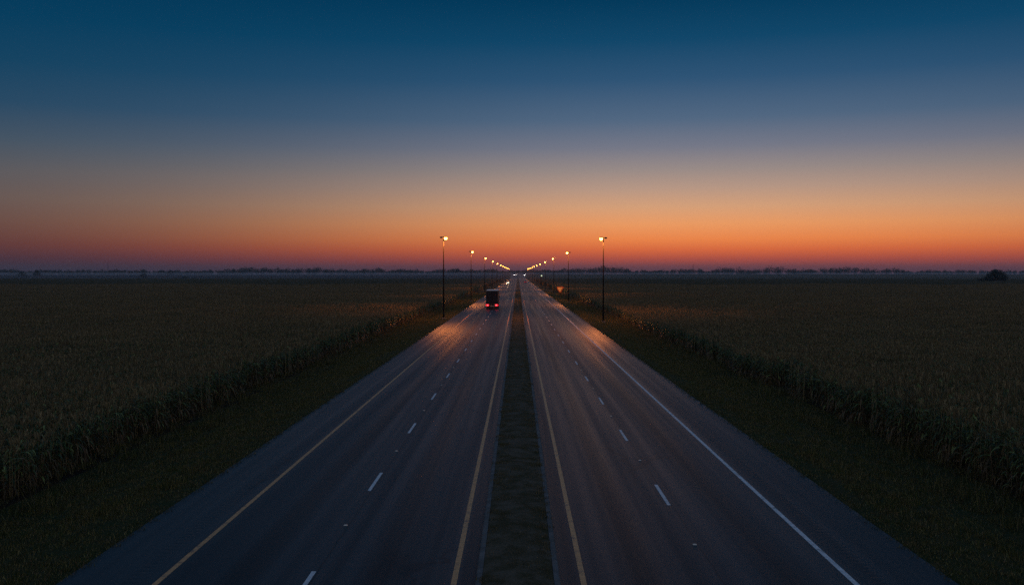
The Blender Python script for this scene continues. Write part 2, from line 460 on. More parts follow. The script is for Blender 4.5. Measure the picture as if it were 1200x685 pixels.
# ------------------------------------------------------------------ scattered ground cover (stuff)
def scatter(name, protos, pts, mats, extra=None):
    """one object: prototype patches (kept in the same mesh) instanced on its loose points by geometry nodes"""
    V, F, MI, PR, VA, RO, SC = [], [], [], [], [], [], []
    for k, pb in enumerate(protos):
        n = len(V); V += pb.v; F += [tuple(n + i for i in f) for f in pb.f]; MI += pb.m
        c = len(pb.v); PR += [k + 1] * c; VA += [0] * c; RO += [(0, 0, 0)] * c; SC += [(1, 1, 1)] * c
    if extra:
        n = len(V); V += extra.v; F += [tuple(n + i for i in f) for f in extra.f]; MI += extra.m
        c = len(extra.v); PR += [-1] * c; VA += [0] * c; RO += [(0, 0, 0)] * c; SC += [(1, 1, 1)] * c
    for (p, rz, s, v) in pts:
        V.append(p); PR.append(0); VA.append(v + 1); RO.append((0, 0, rz)); SC.append(s)
    me = bpy.data.meshes.new(name); me.from_pydata(V, [], F)
    for m in mats: me.materials.append(m)
    me.polygons.foreach_set('material_index', MI)
    for nm, typ, data in (('proto', 'INT', PR), ('var', 'INT', VA)):
        a = me.attributes.new(nm, typ, 'POINT'); a.data.foreach_set('value', data)
    for nm, data in (('rot', RO), ('scl', SC)):
        a = me.attributes.new(nm, 'FLOAT_VECTOR', 'POINT'); a.data.foreach_set('vector', [q for t in data for q in t])
    o = bpy.data.objects.new(name, me); COL.objects.link(o)
    ng = bpy.data.node_groups.new(name + '_scatter', 'GeometryNodeTree')
    ng.interface.new_socket('Geometry', in_out='INPUT', socket_type='NodeSocketGeometry')
    ng.interface.new_socket('Geometry', in_out='OUTPUT', socket_type='NodeSocketGeometry')
    N, L = ng.nodes, ng.links
    gi = N.new('NodeGroupInput'); go = N.new('NodeGroupOutput'); jn = N.new('GeometryNodeJoinGeometry')
    def attr(nm, typ):
        a = N.new('GeometryNodeInputNamedAttribute'); a.data_type = typ; a.inputs['Name'].default_value = nm
        return a.outputs['Attribute']
    def eq(sock, val):
        c = N.new('FunctionNodeCompare'); c.data_type = 'INT'; c.operation = 'EQUAL'
        L.new(sock, c.inputs[2]); c.inputs[3].default_value = val; return c.outputs[0]
    def sepg(sel):
        s = N.new('GeometryNodeSeparateGeometry'); s.domain = 'POINT'
        L.new(gi.outputs[0], s.inputs[0]); L.new(sel, s.inputs[1]); return s.outputs[0]
    pa, va, ra, sa = attr('proto', 'INT'), attr('var', 'INT'), attr('rot', 'FLOAT_VECTOR'), attr('scl', 'FLOAT_VECTOR')
    for k in range(len(protos)):
        ip = N.new('GeometryNodeInstanceOnPoints')
        L.new(sepg(eq(va, k + 1)), ip.inputs['Points']); L.new(sepg(eq(pa, k + 1)), ip.inputs['Instance'])
        L.new(ra, ip.inputs['Rotation']); L.new(sa, ip.inputs['Scale'])
        L.new(ip.outputs[0], jn.inputs[0])
    if extra: L.new(sepg(eq(pa, -1)), jn.inputs[0])
    L.new(jn.outputs[0], go.inputs[0])
    md = o.modifiers.new('scatter', 'NODES'); md.node_group = ng
    return o

# --- corn
def corn_plant(mb, x, y, rng):
    h = rng.uniform(1.40, 2.0)
    lx, ly = rng.uniform(-0.06, 0.06), rng.uniform(-0.06, 0.06)
    st = [(x, y, -0.05), (x + lx * 0.4, y + ly * 0.4, h * 0.5), (x + lx, y + ly, h)]
    mb.tube(st, [0.016, 0.013, 0.006], 3, 2)
    a0 = rng.uniform(0, PI)
    nl = rng.randint(9, 11)
    for i in range(nl):
        t = 0.12 + 0.84 * i / nl
        z0 = h * t
        a = a0 + PI * i + rng.uniform(-0.5, 0.5)
        ln = rng.uniform(0.44, 0.72) * (1.0 - 0.45 * abs(t - 0.5))
        up = rng.uniform(0.5, 0.9) * (0.6 + 0.6 * t)
        w = rng.uniform(0.024, 0.038)
        dry = 1 if (t < 0.42 and rng.random() < 0.55) or rng.random() < 0.14 else 0
        if dry: up *= 0.4
        cx, cy_, cz = x + lx * t, y + ly * t, z0
        ca, sa = math.cos(a), math.sin(a)
        n = len(mb.v)
        segs = 4
        vz = up; r = 0.0; zz = cz
        tw = rng.uniform(-0.5, 0.5)
        for s in range(segs + 1):
            ws = w * (0.55, 1.0, 0.95, 0.6, 0.05)[s]
            px, py = cx + ca * r, cy_ + sa * r
            mb.v.append((px - sa * ws, py + ca * ws, zz - ws * tw)); mb.v.append((px + sa * ws, py - ca * ws, zz + ws * tw))
            zz += vz * ln / segs; r += ln / segs * math.sqrt(max(0.12, 1 - min(1, abs(vz)) ** 2 * 0.6))
            vz -= 0.62 if not dry else 0.75
        for s in range(segs):
            b = n + 2 * s; mb.f.append((b, b + 1, b + 3, b + 2)); mb.m.append(dry)
    # tassel
    tx, ty = x + lx, y + ly
    for i in range(5):
        a = rng.uniform(0, 2 * PI); sp = rng.uniform(0.02, 0.16); th = rng.uniform(0.16, 0.30)
        ex, ey = tx + math.cos(a) * sp, ty + math.sin(a) * sp
        mb.poly([(tx - 0.008, ty, h - 0.03), (tx + 0.008, ty, h - 0.03), (ex + 0.009, ey + 0.009, h + th), (ex - 0.009, ey - 0.009, h + th)], 2)
    if rng.random() < 0.7:   # ear
        a = a0 + 0.8; z0 = h * 0.48
        mb.tube([(x, y, z0 - 0.05), (x + math.cos(a) * 0.05, y + math.sin(a) * 0.05, z0 + 0.08), (x + math.cos(a) * 0.09, y + math.sin(a) * 0.09, z0 + 0.2)], [0.012, 0.03, 0.006], 4, 1)

PW, PL = 2.2, 1.9
def corn_patch(seed):
    rng = random.Random(seed); mb = MB()
    for r in range(4):
        for k in range(13):
            corn_plant(mb, -PW / 2 + 0.275 + 0.55 * r + rng.uniform(-0.06, 0.06), -PL / 2 + PL * (k + 0.5) / 13 + rng.uniform(-0.05, 0.05), rng)
    return mb
corn_protos = [corn_patch(s) for s in (11, 12, 13, 14)]

def corn_field(side):
    rng = random.Random(40 + side); pts = []
    x0 = CORN_L if side < 0 else CORN_R
    y = 6.0
    while y < FIELD_FAR:
        xmax = 0.60 * y + 30
        i = 0
        while True:
            d = PW * (i + 0.5); x = x0 + side * d
            if abs(x) > xmax and i > 1: break
            if i == 0 and rng.random() < 0.06: i += 1; continue
            wav = 1.0 + 0.10 * math.sin(x * 0.05 + y * 0.021) + 0.07 * math.sin(y * 0.09 - x * 0.13)
            s = rng.uniform(0.92, 1.08) * wav
            flip = rng.choice((-1, 1))
            pts.append(((x + (rng.uniform(-0.35, 0.25) if i == 0 else 0), y + rng.uniform(-0.3, 0.3), tz(x, y)), rng.choice((0, PI)), (flip, 1, s), rng.randrange(4)))
            i += 1
        y += PL
    # beyond the rows one can tell apart: the closed top of the crop, a rolling slab with its own front edge
    ex = MB()
    far = 1270 if side < 0 else 1900
    yy = [FIELD_FAR - 4 + 14 * k for k in range(int((far - FIELD_FAR) / 14) + 1)]
    xx = [x0 + side * v for v in (0, 3, 8, 16, 30, 50, 80, 120, 170, 230, 300, 380, 470, 570, 680, 800, 930, 1080)]
    for b in yy:
        for a in xx: ex.v.append((a, b, tz(a, b) + 1.82 + rng.uniform(-0.22, 0.22)))
    n = len(xx)
    for j in range(len(yy) - 1):
        for i in range(n - 1):
            q = (j * n + i, j * n + i + 1, (j + 1) * n + i + 1, (j + 1) * n + i)
            ex.f.append(q if side > 0 else q[::-1]); ex.m.append(3)
    for j in range(len(yy) - 1):
        a, b = yy[j], yy[j + 1]
        ex.quad((x0, a, tz(x0, a) - 0.1), (x0, b, tz(x0, b) - 0.1), ex.v[(j + 1) * n], ex.v[j * n], 3)
    return scatter('cornfield', corn_protos, pts, [M['corn'], M['corn_dry'], M['tassel'], M['canopy']], ex)

def canopy():
    t = NT('corn_canopy'); p = t.pos()
    n1 = t.noise(t.scale(p, (1, 1, 0.3)), 2.2, 4, 0.7); n2 = t.noise(p, 0.05, 3)
    c = t.mix(t.maprange(n1, 0.3, 0.7), (0.040, 0.036, 0.018), (0.185, 0.145, 0.078))
    c = t.mix(t.maprange(n2, 0.35, 0.65, 0, 0.4), c, (0.036, 0.032, 0.020))
    return t.done(t.bsdf(c, 1.0, 0, 0.0, t.bump(n1, 0.6, 1.0)))
M['canopy'] = canopy()
tag(corn_field(-1), 'field of tall ripe corn on the left of the highway', 'corn crop', kind='stuff')
tag(corn_field(1), 'field of tall ripe corn on the right of the highway', 'corn crop', kind='stuff')

# --- grass
def grass_patch(seed, n, hmin, hmax):
    rng = random.Random(seed); mb = MB()
    for i in range(n):
        x, y = rng.uniform(-0.5, 0.5), rng.uniform(-0.5, 0.5)
        a = rng.uniform(0, 2 * PI); h = rng.uniform(hmin, hmax) * (0.7 + 0.6 * rng.random() ** 2)
        w = rng.uniform(0.006, 0.012); lean = rng.uniform(0.0, 0.8) * h; b = rng.uniform(0, 2 * PI)
        mb.poly([(x - w * math.cos(a), y - w * math.sin(a), -0.02), (x + w * math.cos(a), y + w * math.sin(a), -0.02),
                 (x + lean * math.cos(b), y + lean * math.sin(b), h)], 1 if rng.random() < 0.18 else 0)
    return mb
gp = [grass_patch(s, 330, 0.06, 0.15) for s in (1, 2, 3)] + [grass_patch(9, 130, 0.25, 0.6)]

def verge(side):
    rng = random.Random(70 + side); pts = []
    x0, x1 = (PAVE_L, CORN_L) if side < 0 else (PAVE_R, CORN_R)
    w = abs(x1 - x0)
    y = 4.0
    while y < 420:
        d = 0.42
        while d < w + 0.6:
            x = x0 + side * d; yy = y + rng.uniform(-0.3, 0.3)
            s = rng.uniform(0.7, 1.25) * (0.75 + 0.5 * (0.5 + 0.5 * math.sin(yy * 0.31 + d * 1.7)))
            tall = d > w - 1.9 and rng.random() < 0.55
            pts.append(((x, yy, tz(x, yy)), rng.uniform(0, 6.28), (1.08, 1.08, s * (1.0 if d > 0.9 else 0.6)), 3 if tall else rng.randrange(3)))
            d += 0.9
        y += 0.95
    return scatter('grass', gp, pts, [M['grass'], M['corn_dry']])
tag(verge(-1), 'dark mown grass of the left verge between road and corn', 'grass', kind='stuff')
tag(verge(1), 'dark mown grass of the right verge between road and corn', 'grass', kind='stuff')

rng = random.Random(77); pts = []
y = 4.0
while y < 420:
    for k in (-0.55, 0.0, 0.55):
        if rng.random() < (0.30 if k < 0 else 0.12): continue
        pts.append(((k + rng.uniform(-0.12, 0.12), y + rng.uniform(-0.2, 0.2), 0.13), rng.uniform(0, 6.28),
                    (0.55, 0.8, rng.uniform(0.45, 1.05)), rng.randrange(3)))
    y += 0.62
tag(scatter('grass', gp[:3], pts, [M['median_grass'], M['corn_dry']]), 'patchy grass growing on the median between the kerbs', 'grass', kind='stuff')

# ------------------------------------------------------------------ trees
def leaf_cloud(mb, c, r, n, size, rng, m=0):
    for i in range(n):
        d = Vector((rng.gauss(0, 1), rng.gauss(0, 1), rng.gauss(0, 1))).normalized() * (rng.random() ** 0.45)
        p = Vector(c) + Vector((d.x * r[0], d.y * r[1], d.z * r[2]))
        u = Vector((rng.gauss(0, 1), rng.gauss(0, 1), rng.gauss(0, 1))).normalized()
        w = u.orthogonal().normalized(); s = size * rng.uniform(0.6, 1.3)
        mb.quad(p - u * s, p - w * s * 0.6, p + u * s, p + w * s * 0.6, m)

def tree(name, x, y, h, w, label, seed, cat='tree', low=0.18, n=1500):
    rng = random.Random(seed)
    z = tz(x, y)
    t = empty(name, (x, y, z)); tag(t, label, cat, 'trees standing out in the misty fields')
    b = MB()
    b.tube([(0, 0, -0.3), (0.1, 0, h * 0.25), (0.0, 0.1, h * 0.55), (0.1, 0.0, h * 0.85)], [0.035 * h, 0.026 * h, 0.016 * h, 0.004 * h], 7)
    lobes = []
    for i in range(16):
        a = 2 * PI * i * 0.382 + rng.uniform(-0.4, 0.4); q = math.sqrt((i + 0.5) / 16); rr = w / 2 * q * 0.78
        top = 0.88 - 0.52 * q * q
        zz = h * (top - rng.random() ** 1.3 * (top - low - 0.12) * (0.35 + 0.65 * q))
        lobes.append((math.cos(a) * rr, math.sin(a) * rr, zz))
        b.tube([(0, 0, zz * 0.55), (math.cos(a) * rr * 0.5, math.sin(a) * rr * 0.5, zz * 0.8), lobes[-1]], [0.010 * h, 0.007 * h, 0.002 * h], 5)
    b.build('trunk', M['bark'], t)
    cb = MB()
    for l in lobes:
        k = rng.uniform(0.15, 0.23)
        leaf_cloud(cb, l, (w * k, w * k, min(w * k * 0.9, h * 0.24)), n // 10, 0.024 * h + 0.14, rng)
    cb.build('crown', M['tree_leaf'], t)
    return t

def at(px, y, z=0.0):
    """world x for a picture column (of 1200) at depth y"""
    return (px - 607) / 1121 * y

# the big bush on the right, then the smaller ones out in the mist
tree('tree', at(1168, 800), 800, 13.0, 15.5, 'largest dark round tree at the right edge of the misty field', 1, low=0.02, n=3200)
tree('tree', at(1158, 808), 808, 9.0, 10.0, 'lower round tree touching the left side of the largest tree', 2, low=0.02, n=1600)
tree('shrub', at(1148, 806), 806, 5.0, 7.0, 'low shrub standing just left of the two joined round trees', 3, 'shrub', 0.0, 900)
tree('tree', at(869, 1750), 1750, 8.5, 24.0, 'broad low tree clump in the mist right of the second right lamp', 4, low=0.0, n=1600)
tree('tree', at(880, 1756), 1756, 9.0, 20.0, 'low tree joined to the right end of the broad clump in the mist', 5, low=0.0, n=1300)
tree('tree', at(41, 1500), 1500, 13.5, 13.0, 'rounded tree standing tallest of the small group far left', 6, n=1500)
tree('tree', at(24, 1500), 1500, 9.5, 20.0, 'wide low tree at the outer left end of the far left group', 7, low=0.0, n=1500)
tree('tree', at(167, 1400), 1400, 9.5, 12.0, 'dark round tree right of the thin radio mast on the left', 8, low=0.0, n=1500)
tree('tree', at(198, 1900), 1900, 11.0, 14.0, 'small pale tree between two darker trees in the left field', 9, low=0.0, n=1000)
tree('shrub', at(216, 1150), 1150, 5.0, 10.0, 'low dark shrub nearest the road among the left field trees', 10, 'shrub', 0.0, 900)
tree('tree', at(931, 2000), 2000, 9.5, 12.0, 'lone small tree in the mist right of the broad clump', 12, low=0.05, n=900)

# continuous woodland along the horizon: one mass
PROFILE = [(-80, 317), (0, 316.2), (60, 317), (100, 317.2), (140, 316.3), (200, 317), (262, 317), (268, 315.2), (290, 314.6), (322, 314.8), (340, 316.2),
           (356, 314.6), (374, 314.8), (380, 316), (440, 316.4), (444, 315.2), (452, 316.4), (470, 316), (500, 316.6), (524, 316), (560, 316), (590, 316.5),
           (620, 316.2), (650, 315.8), (680, 315.4), (690, 314.2), (702, 313.8), (722, 314), (738, 315.5), (746, 317), (770, 317), (784, 316), (790, 315.2),
           (800, 316.2), (842, 316), (846, 314.4), (853, 314.4), (857, 316), (896, 316), (902, 314.2), (910, 314.2), (914, 315.4), (928, 315.6), (940, 316.4),
           (960, 316), (966, 314.8), (984, 314.8), (988, 313.6), (995, 314.2), (1004, 315.2), (1052, 315.6), (1058, 316.8), (1110, 317), (1128, 316.6), (1150, 317.2), (1290, 317)]
def prof(px):
    for (a, ya), (b, yb) in zip(PROFILE[:-1], PROFILE[1:]):
        if a <= px <= b: return ya + (yb - ya) * (px - a) / (b - a)
    return 317
rng = random.Random(5); wb = MB()
DW = 2750.0
px = -420.0
while px < 1640:
    top = prof(px) if -80 <= px <= 1290 else 316.8 + math.sin(px * 0.05) * 0.8
    top = 317 - (317 - top) * 1.45
    hgt = H + (320 - top) / 1121 * DW - rise(DW)
    d = DW + rng.uniform(-50, 60)
    hh = max(8.5, 1.06 * hgt * rng.uniform(0.72, 1.08) + 3.2 * math.sin(px * 0.21) * math.sin(px * 0.077 + 1) + (rng.uniform(2, 5) if rng.random() < 0.07 else 0))
    x = at(px, DW); zb = rise(d)
    leaf_cloud(wb, (x, d, zb + hh * 0.5), (hh * 0.55, hh * 0.55, hh * 0.52), 75, 1.6, rng)
    wb.tube([(x, d, zb - 0.3), (x, d, zb + hh * 0.6)], [0.35, 0.15], 5, 1)
    px += rng.uniform(0.9, 1.9)
o = wb.build('woodland', [M['tree_leaf'], M['bark']])
tag(o, 'long belt of far woodland closing the misty horizon', 'woodland', kind='stuff')

# ------------------------------------------------------------------ street lamps
LAMP_H = 14.3
def make_lamp():
    t = empty('street_lamp', (0, 0, 0))
    b = MB(); b.tube([(0, 0, -0.2), (0, 0, 0.5), (0, 0, 7.0), (0, 0, LAMP_H)], [0.145, 0.14, 0.105, 0.065], 12); b.build('pole', M['steel'], t, True)
    b = MB(); b.box((0, 0, 0.10), (0.7, 0.7, 0.25), 0, 0.04); b.build('base_plate', M['kerb'], t)
    b = MB(); b.box((0.16, -0.2, 1.1), (0.05, 0.02, 0.5)); b.v = [(v[0] - 0.16, v[1], v[2]) for v in b.v]; b.build('access_door', M['dark_metal'], t)
    b = MB(); b.tube([(-0.45, 0, LAMP_H - 0.02), (0, 0, LAMP_H + 0.03), (0.45, 0, LAMP_H - 0.02)], [0.05, 0.065, 0.05], 8); b.build('bracket', M['steel'], t)
    def head(sx, on):
        b = MB()
        rings = []
        for (u, hw, zb, zt) in ((0.10, 0.07, -0.03, 0.05), (0.17, 0.14, -0.05, 0.10), (0.36, 0.19, -0.06, 0.14), (0.54, 0.17, -0.05, 0.12), (0.64, 0.09, -0.03, 0.05)):
            rings.append([(sx * u, hw * math.cos(2 * PI * j / 10), LAMP_H + (zt if math.sin(2 * PI * j / 10) > 0 else -zb) * math.sin(2 * PI * j / 10)) for j in range(10)])
        b.loft(rings)
        hd = b.build('lamp_head', M['dark_metal'], t, True)
        # dropped prismatic bowl under the head; the dead one is a shallow flat cover
        b = MB(); rings = []
        kz = 1.0 if on else 0.35
        for (k, dz) in ((1.0, -0.03), (0.99, -0.14), (0.86, -0.26), (0.56, -0.35), (0.15, -0.38)):
            rings.append([(sx * 0.38 + 0.25 * k * math.cos(2 * PI * j / 14), 0.22 * k * math.sin(2 * PI * j / 14), LAMP_H + dz * kz - 0.02) for j in range(14)])
        b.loft(rings)
        b.build('lens', M['lamp_glass'] if on else M['dead_glass'], hd, True)
        return hd
    head(1, True); head(-1, False)
    ld = bpy.data.lights.new('lamp_light', 'SPOT'); ld.energy = 5200; ld.color = (1.0, 0.27, 0.055)
    ld.spot_size = R(163); ld.spot_blend = 0.30; ld.shadow_soft_size = 0.25
    lo = bpy.data.objects.new('lamp_light', ld); COL.objects.link(lo); lo.parent = t
    lo.location = (0.38, 0, LAMP_H - 0.6); lo.rotation_euler = (0, R(-10), 0)
    return t
ORD = ['nearest', 'second', 'third', 'fourth', 'fifth', 'sixth', 'seventh', 'eighth', 'ninth', 'tenth', 'eleventh', 'farthest']
proto = make_lamp()
first = True
for side in (-1, 1):
    for i in range(12):
        y = 162 + 112 * i; x = -13.45 if side < 0 else 14.45
        o = proto if first else copy_tree(proto)
        first = False
        if side < 0 and i == 0: x, y = -13.05, 167.5
        o.location = (x, y, tz(x, y)); o.rotation_euler = (0, 0, 0 if side < 0 else PI)
        sd = 'left' if side < 0 else 'right'
        n = ORD[i]
        if i == 0: lb = 'tall twin-headed street lamp nearest the camera on the %s verge, one head lit' % sd
        elif i == 11: lb = 'farthest lit street lamp at the end of the %s row near the horizon' % sd
        else: lb = '%s lit street lamp of the %s roadside row, counted from the nearest' % (n, sd)
        tag(o, lb, 'street lamp', 'street lamps along both verges')

# ------------------------------------------------------------------ vehicles
def wheel(par, x, y, r, w, s=1):
    b = MB()
    rings = []
    for (dx, k) in ((-w / 2, 0.80), (-w / 2 + 0.02, 0.97), (0, 1.0), (w / 2 - 0.02, 0.97), (w / 2, 0.80)):
        rings.append([(x + dx, y + r * k * math.cos(2 * PI * j / 18), r + r * k * math.sin(2 * PI * j / 18)) for j in range(18)])
    b.loft(rings)
    o = b.build('wheel', M['rubber'], par, True)
    b = MB(); rings = []
    for (dx, k) in ((w / 2 - 0.01, 0.62), (w / 2 + 0.012, 0.60), (w / 2 + 0.004, 0.2)):
        rings.append([(x + s * dx, y + r * k * math.cos(2 * PI * j / 18), r + r * k * math.sin(2 * PI * j / 18)) for j in range(18)])
    b.loft(rings)
    b.build('rim', M['rim'], o)
    return o

def box_truck(x, y, label):
    """semi trailer seen from behind; local +y is the direction of travel"""
    t = empty('box_truck', (x, y, rise(y))); tag(t, label, 'truck')
    W, HT, L0 = 2.70, 4.12, 14.2
    b = MB(); b.box((0, L0 / 2, (HT + 1.12) / 2), (W, L0, HT - 1.12), 0, 0.03); b.build('trailer_body', M['trailer'], t)
    b = MB(); b.box((0, L0 / 2, HT + 0.018), (W + 0.02, L0 + 0.02, 0.03), 0, 0.01)
    for k in range(24): b.box((0, 0.4 + k * 0.58, HT + 0.04), (W - 0.2, 0.05, 0.02))
    b.build('trailer_roof', M['trailer_roof'], t)
    for s in (-1, 1):
        b = MB(); b.box((s * 0.655, -0.022, 2.60), (1.27, 0.04, 2.80), 0, 0.012)
        for k in range(3): b.box((s * 0.655, -0.046, 1.75 + k * 0.85), (1.18, 0.012, 0.05))
        d = b.build('door', M['trailer'], t)
        for k in (0.22, 0.95):
            b = MB(); b.tube([(s * k, -0.075, 1.22), (s * k, -0.075, 3.98)], 0.018, 6)
            b.box((s * (k + 0.12), -0.085, 1.75), (0.26, 0.02, 0.05)); b.build('lock_bar', M['steel'], d)
    b = MB()
    b.box((0, -0.03, HT - 0.06), (W, 0.07, 0.10)); b.box((0, -0.03, 1.14), (W, 0.07, 0.14))
    for s in (-1, 1): b.box((s * (W / 2 - 0.04), -0.032, 2.6), (0.07, 0.066, 2.72))
    b.build('rear_frame', M['dark_metal'], t)
    b = MB(); b.box((0, L0 / 2, 1.0), (0.95, L0 - 0.6, 0.22))
    b.box((0, 0.3, 0.88), (2.3, 0.10, 0.16)); b.build('chassis', M['black'], t)
    b = MB(); b.box((0, -0.05, 0.56), (2.36, 0.10, 0.12), 0, 0.02)
    for s in (-1, 1): b.box((s * 0.55, -0.02, 0.74), (0.09, 0.08, 0.30))
    b.build('bumper', M['dark_metal'], t)
    for s in (-1, 1):
        b = MB(); b.box((s * 0.98, 0.25, 0.52), (0.62, 0.02, 0.72)); b.build('mud_flap', M['black'], t)
        b = MB(); b.box((s * 1.03, -0.06, 0.90), (0.66, 0.07, 0.32), 0, 0.02); l = b.build('tail_light', M['tail'], t)
        b = MB()
        b.tube([(s * 0.96, -0.10, 0.90), (s * 0.96, -0.12, 0.90)], [0.13, 0.10], 12); b.build('brake_lamp', M['tail_core'], l)
        b = MB(); b.box((s * 1.28, -0.06, 4.0), (0.10, 0.05, 0.05)); b.build('marker_light', M['red_lens'], t)
        for yy in (1.4, 2.7):
            wheel(t, s * 1.02, yy, 0.50, 0.56, s)
        for yy in (10.2, 11.5): wheel(t, s * 1.02, yy + 2.2, 0.50, 0.56, s)
        wheel(t, s * 1.05, 17.2, 0.50, 0.32, s)
    b = MB(); b.box((0, -0.055, 0.88), (0.5, 0.02, 0.16)); b.build('number_plate', M['black'], t)
    # tractor
    b = MB(); rings = []
    for (yy, zb, zt, hw) in ((14.75, 0.75, 3.75, 1.20), (16.2, 0.75, 3.7, 1.22), (16.9, 0.75, 2.9, 1.2), (17.2, 0.70, 2.05, 1.15), (18.7, 0.60, 1.75, 1.05), (18.95, 0.60, 1.45, 1.0)):
        c = 0.12
        rings.append([(-hw, yy, zb), (hw, yy, zb), (hw, yy, zt - c), (hw - c, yy, zt), (-hw + c, yy, zt), (-hw, yy, zt - c)])
    b.loft(rings); cab = b.build('cab', M['cab'], t)
    b = MB(); b.quad((-1.05, 17.02, 2.95), (1.05, 17.02, 2.95), (1.05, 17.24, 2.10), (-1.05, 17.24, 2.10)); b.v = [(v[0], v[1] + 0.03, v[2]) for v in b.v]; b.build('windscreen', M['glass'], cab)
    for s in (-1, 1):
        b = MB(); b.box((s * 1.45, 16.7, 2.35), (0.12, 0.2, 0.6), 0, 0.03); b.tube([(s * 1.2, 16.75, 2.3), (s * 1.42, 16.7, 2.3)], 0.02, 6); b.build('mirror', M['black'], cab)
        b = MB(); b.tube([(s * 1.05, 14.6, 0.9), (s * 1.05, 14.6, 4.05)], 0.07, 8); b.build('exhaust_stack', M['chrome'], cab)
        b = MB(); b.box((s * 0.8, 18.9, 1.0), (0.3, 0.12, 0.18)); b.build('headlight', M['head_dim'], cab)
    return t

def car(name, x, y, rz, paint_mat, head, tail, label, cat='car', group=None, k=1.0, tall=1.0, hs=1.0):
    """rounded saloon; local +y is its front"""
    t = empty(name, (x, y, rise(y)), rz); tag(t, label, cat, group)
    hw = 0.91 * k
    def ring(yy, zb, zm, zt, w):
        c = 0.10
        return [(-w + c, yy, zb), (w - c, yy, zb), (w, yy, zb + c), (w, yy, zm), (w - 0.07, yy, zt), (-w + 0.07, yy, zt), (-w, yy, zm), (-w, yy, zb + c)]
    b = MB()
    b.loft([ring(-2.25, 0.42, 0.78, 0.92, hw - 0.14), ring(-2.15, 0.28, 0.80, 0.98, hw - 0.03), ring(-1.3, 0.22, 0.84, 1.0, hw), ring(0.0, 0.20, 0.84, 0.98, hw),
            ring(0.9, 0.20, 0.82, 0.95, hw), ring(1.8, 0.24, 0.74, 0.84, hw - 0.03), ring(2.15, 0.30, 0.66, 0.76, hw - 0.10), ring(2.28, 0.42, 0.58, 0.66, hw - 0.24)])
    b.v = [(v[0], v[1], v[2] * tall) for v in b.v]
    b.build('body', paint_mat, t, False)
    b = MB()
    z0, z1 = 0.95 * tall, 1.46 * tall
    lo = [(-hw + 0.09, -1.85), (hw - 0.09, -1.85), (hw - 0.09, 0.95), (-hw + 0.09, 0.95)]
    hi = [(-hw + 0.24, -1.15), (hw - 0.24, -1.15), (hw - 0.24, 0.18), (-hw + 0.24, 0.18)]
    L = [(p[0], p[1], z0) for p in lo]; U = [(p[0], p[1], z1) for p in hi]
    b.loft([L, U], 0, False); b.build('window', M['glass'], t)
    b = MB(); b.box((0, -0.485, z1 + 0.02), (2 * hw - 0.44, 1.40, 0.05), 0, 0.015)
    for i in range(4):
        b.tube([L[i], U[i]], 0.035, 5)
    b.build('roof', paint_mat, t)
    for s in (-1, 1):
        for yy in (-1.38, 1.38): wheel(t, s * (hw - 0.10), yy, 0.33, 0.22, s)
        b = MB(); b.box((s * (hw - 0.32), 2.25, 0.60 * tall), (0.36 * hs, 0.16, 0.19 * hs), 0, 0.03); b.build('headlight', M[head], t)
        b = MB(); b.box((s * (hw - 0.30), -2.20, 0.78 * tall), (0.38, 0.14, 0.18), 0, 0.03); b.build('tail_light', M[tail], t)
        b = MB(); b.box((s * (hw + 0.08), 0.62, 1.0 * tall), (0.18, 0.10, 0.13), 0, 0.03); b.build('mirror', M['black'], t)
    b = MB(); b.box((0, -2.24, 0.62 * tall), (0.5, 0.03, 0.12)); b.build('number_plate', M['pale'], t)
    b = MB(); b.box((0, 2.25, 0.40), (1.0, 0.06, 0.12)); b.build('grille', M['black'], t)
    return t

M['car_dark'] = plain('dark_car_paint', (0.03, 0.03, 0.035), 0.2)
M['car_red'] = plain('red_car_paint', (0.10, 0.012, 0.014), 0.2)
M['car_grey'] = plain('grey_car_paint', (0.16, 0.16, 0.17), 0.2)
box_truck(-5.8, 213, 'dark box trailer truck with red tail lights driving away on the left carriageway')
near_car = car('car', -7.9, 750, PI, M['car_dark'], 'head', 'red_lens', 'oncoming car with two bright headlights just ahead of the box truck', group='distant cars on the highway')
hl = bpy.data.lights.new('headlamp_light', 'SPOT'); hl.energy = 9000; hl.color = (1.0, 0.6, 0.32); hl.spot_size = R(50); hl.spot_blend = 0.8; hl.shadow_soft_size = 0.1
ho = bpy.data.objects.new('headlamp_light', hl); COL.objects.link(ho); ho.parent = near_car; ho.location = (0, 2.5, 0.62); ho.rotation_euler = (R(80), 0, 0)
car('car', 6.2, 800, 0, M['car_red'], 'dead_glass', 'tail_dim', 'dark red car with red tail lights driving away on the right carriageway', group='distant cars on the highway')
car('car', -6.9, 1720, PI, M['car_dark'], 'head_far', 'red_lens', 'far car with the brightest white headlights left of the median', group='distant cars on the highway', tall=1.25, hs=1.7)
car('car', -4.0, 2150, PI, M['car_grey'], 'head_dim', 'red_lens', 'farthest car with faint headlights close beside the median on the left', group='distant cars on the highway', tall=1.25, hs=1.7)
car('car', 11.0, 1650, PI, M['car_grey'], 'head_far', 'red_lens', 'far car with white headlights on the right side of the median', group='distant cars on the highway', tall=1.25, hs=1.7)

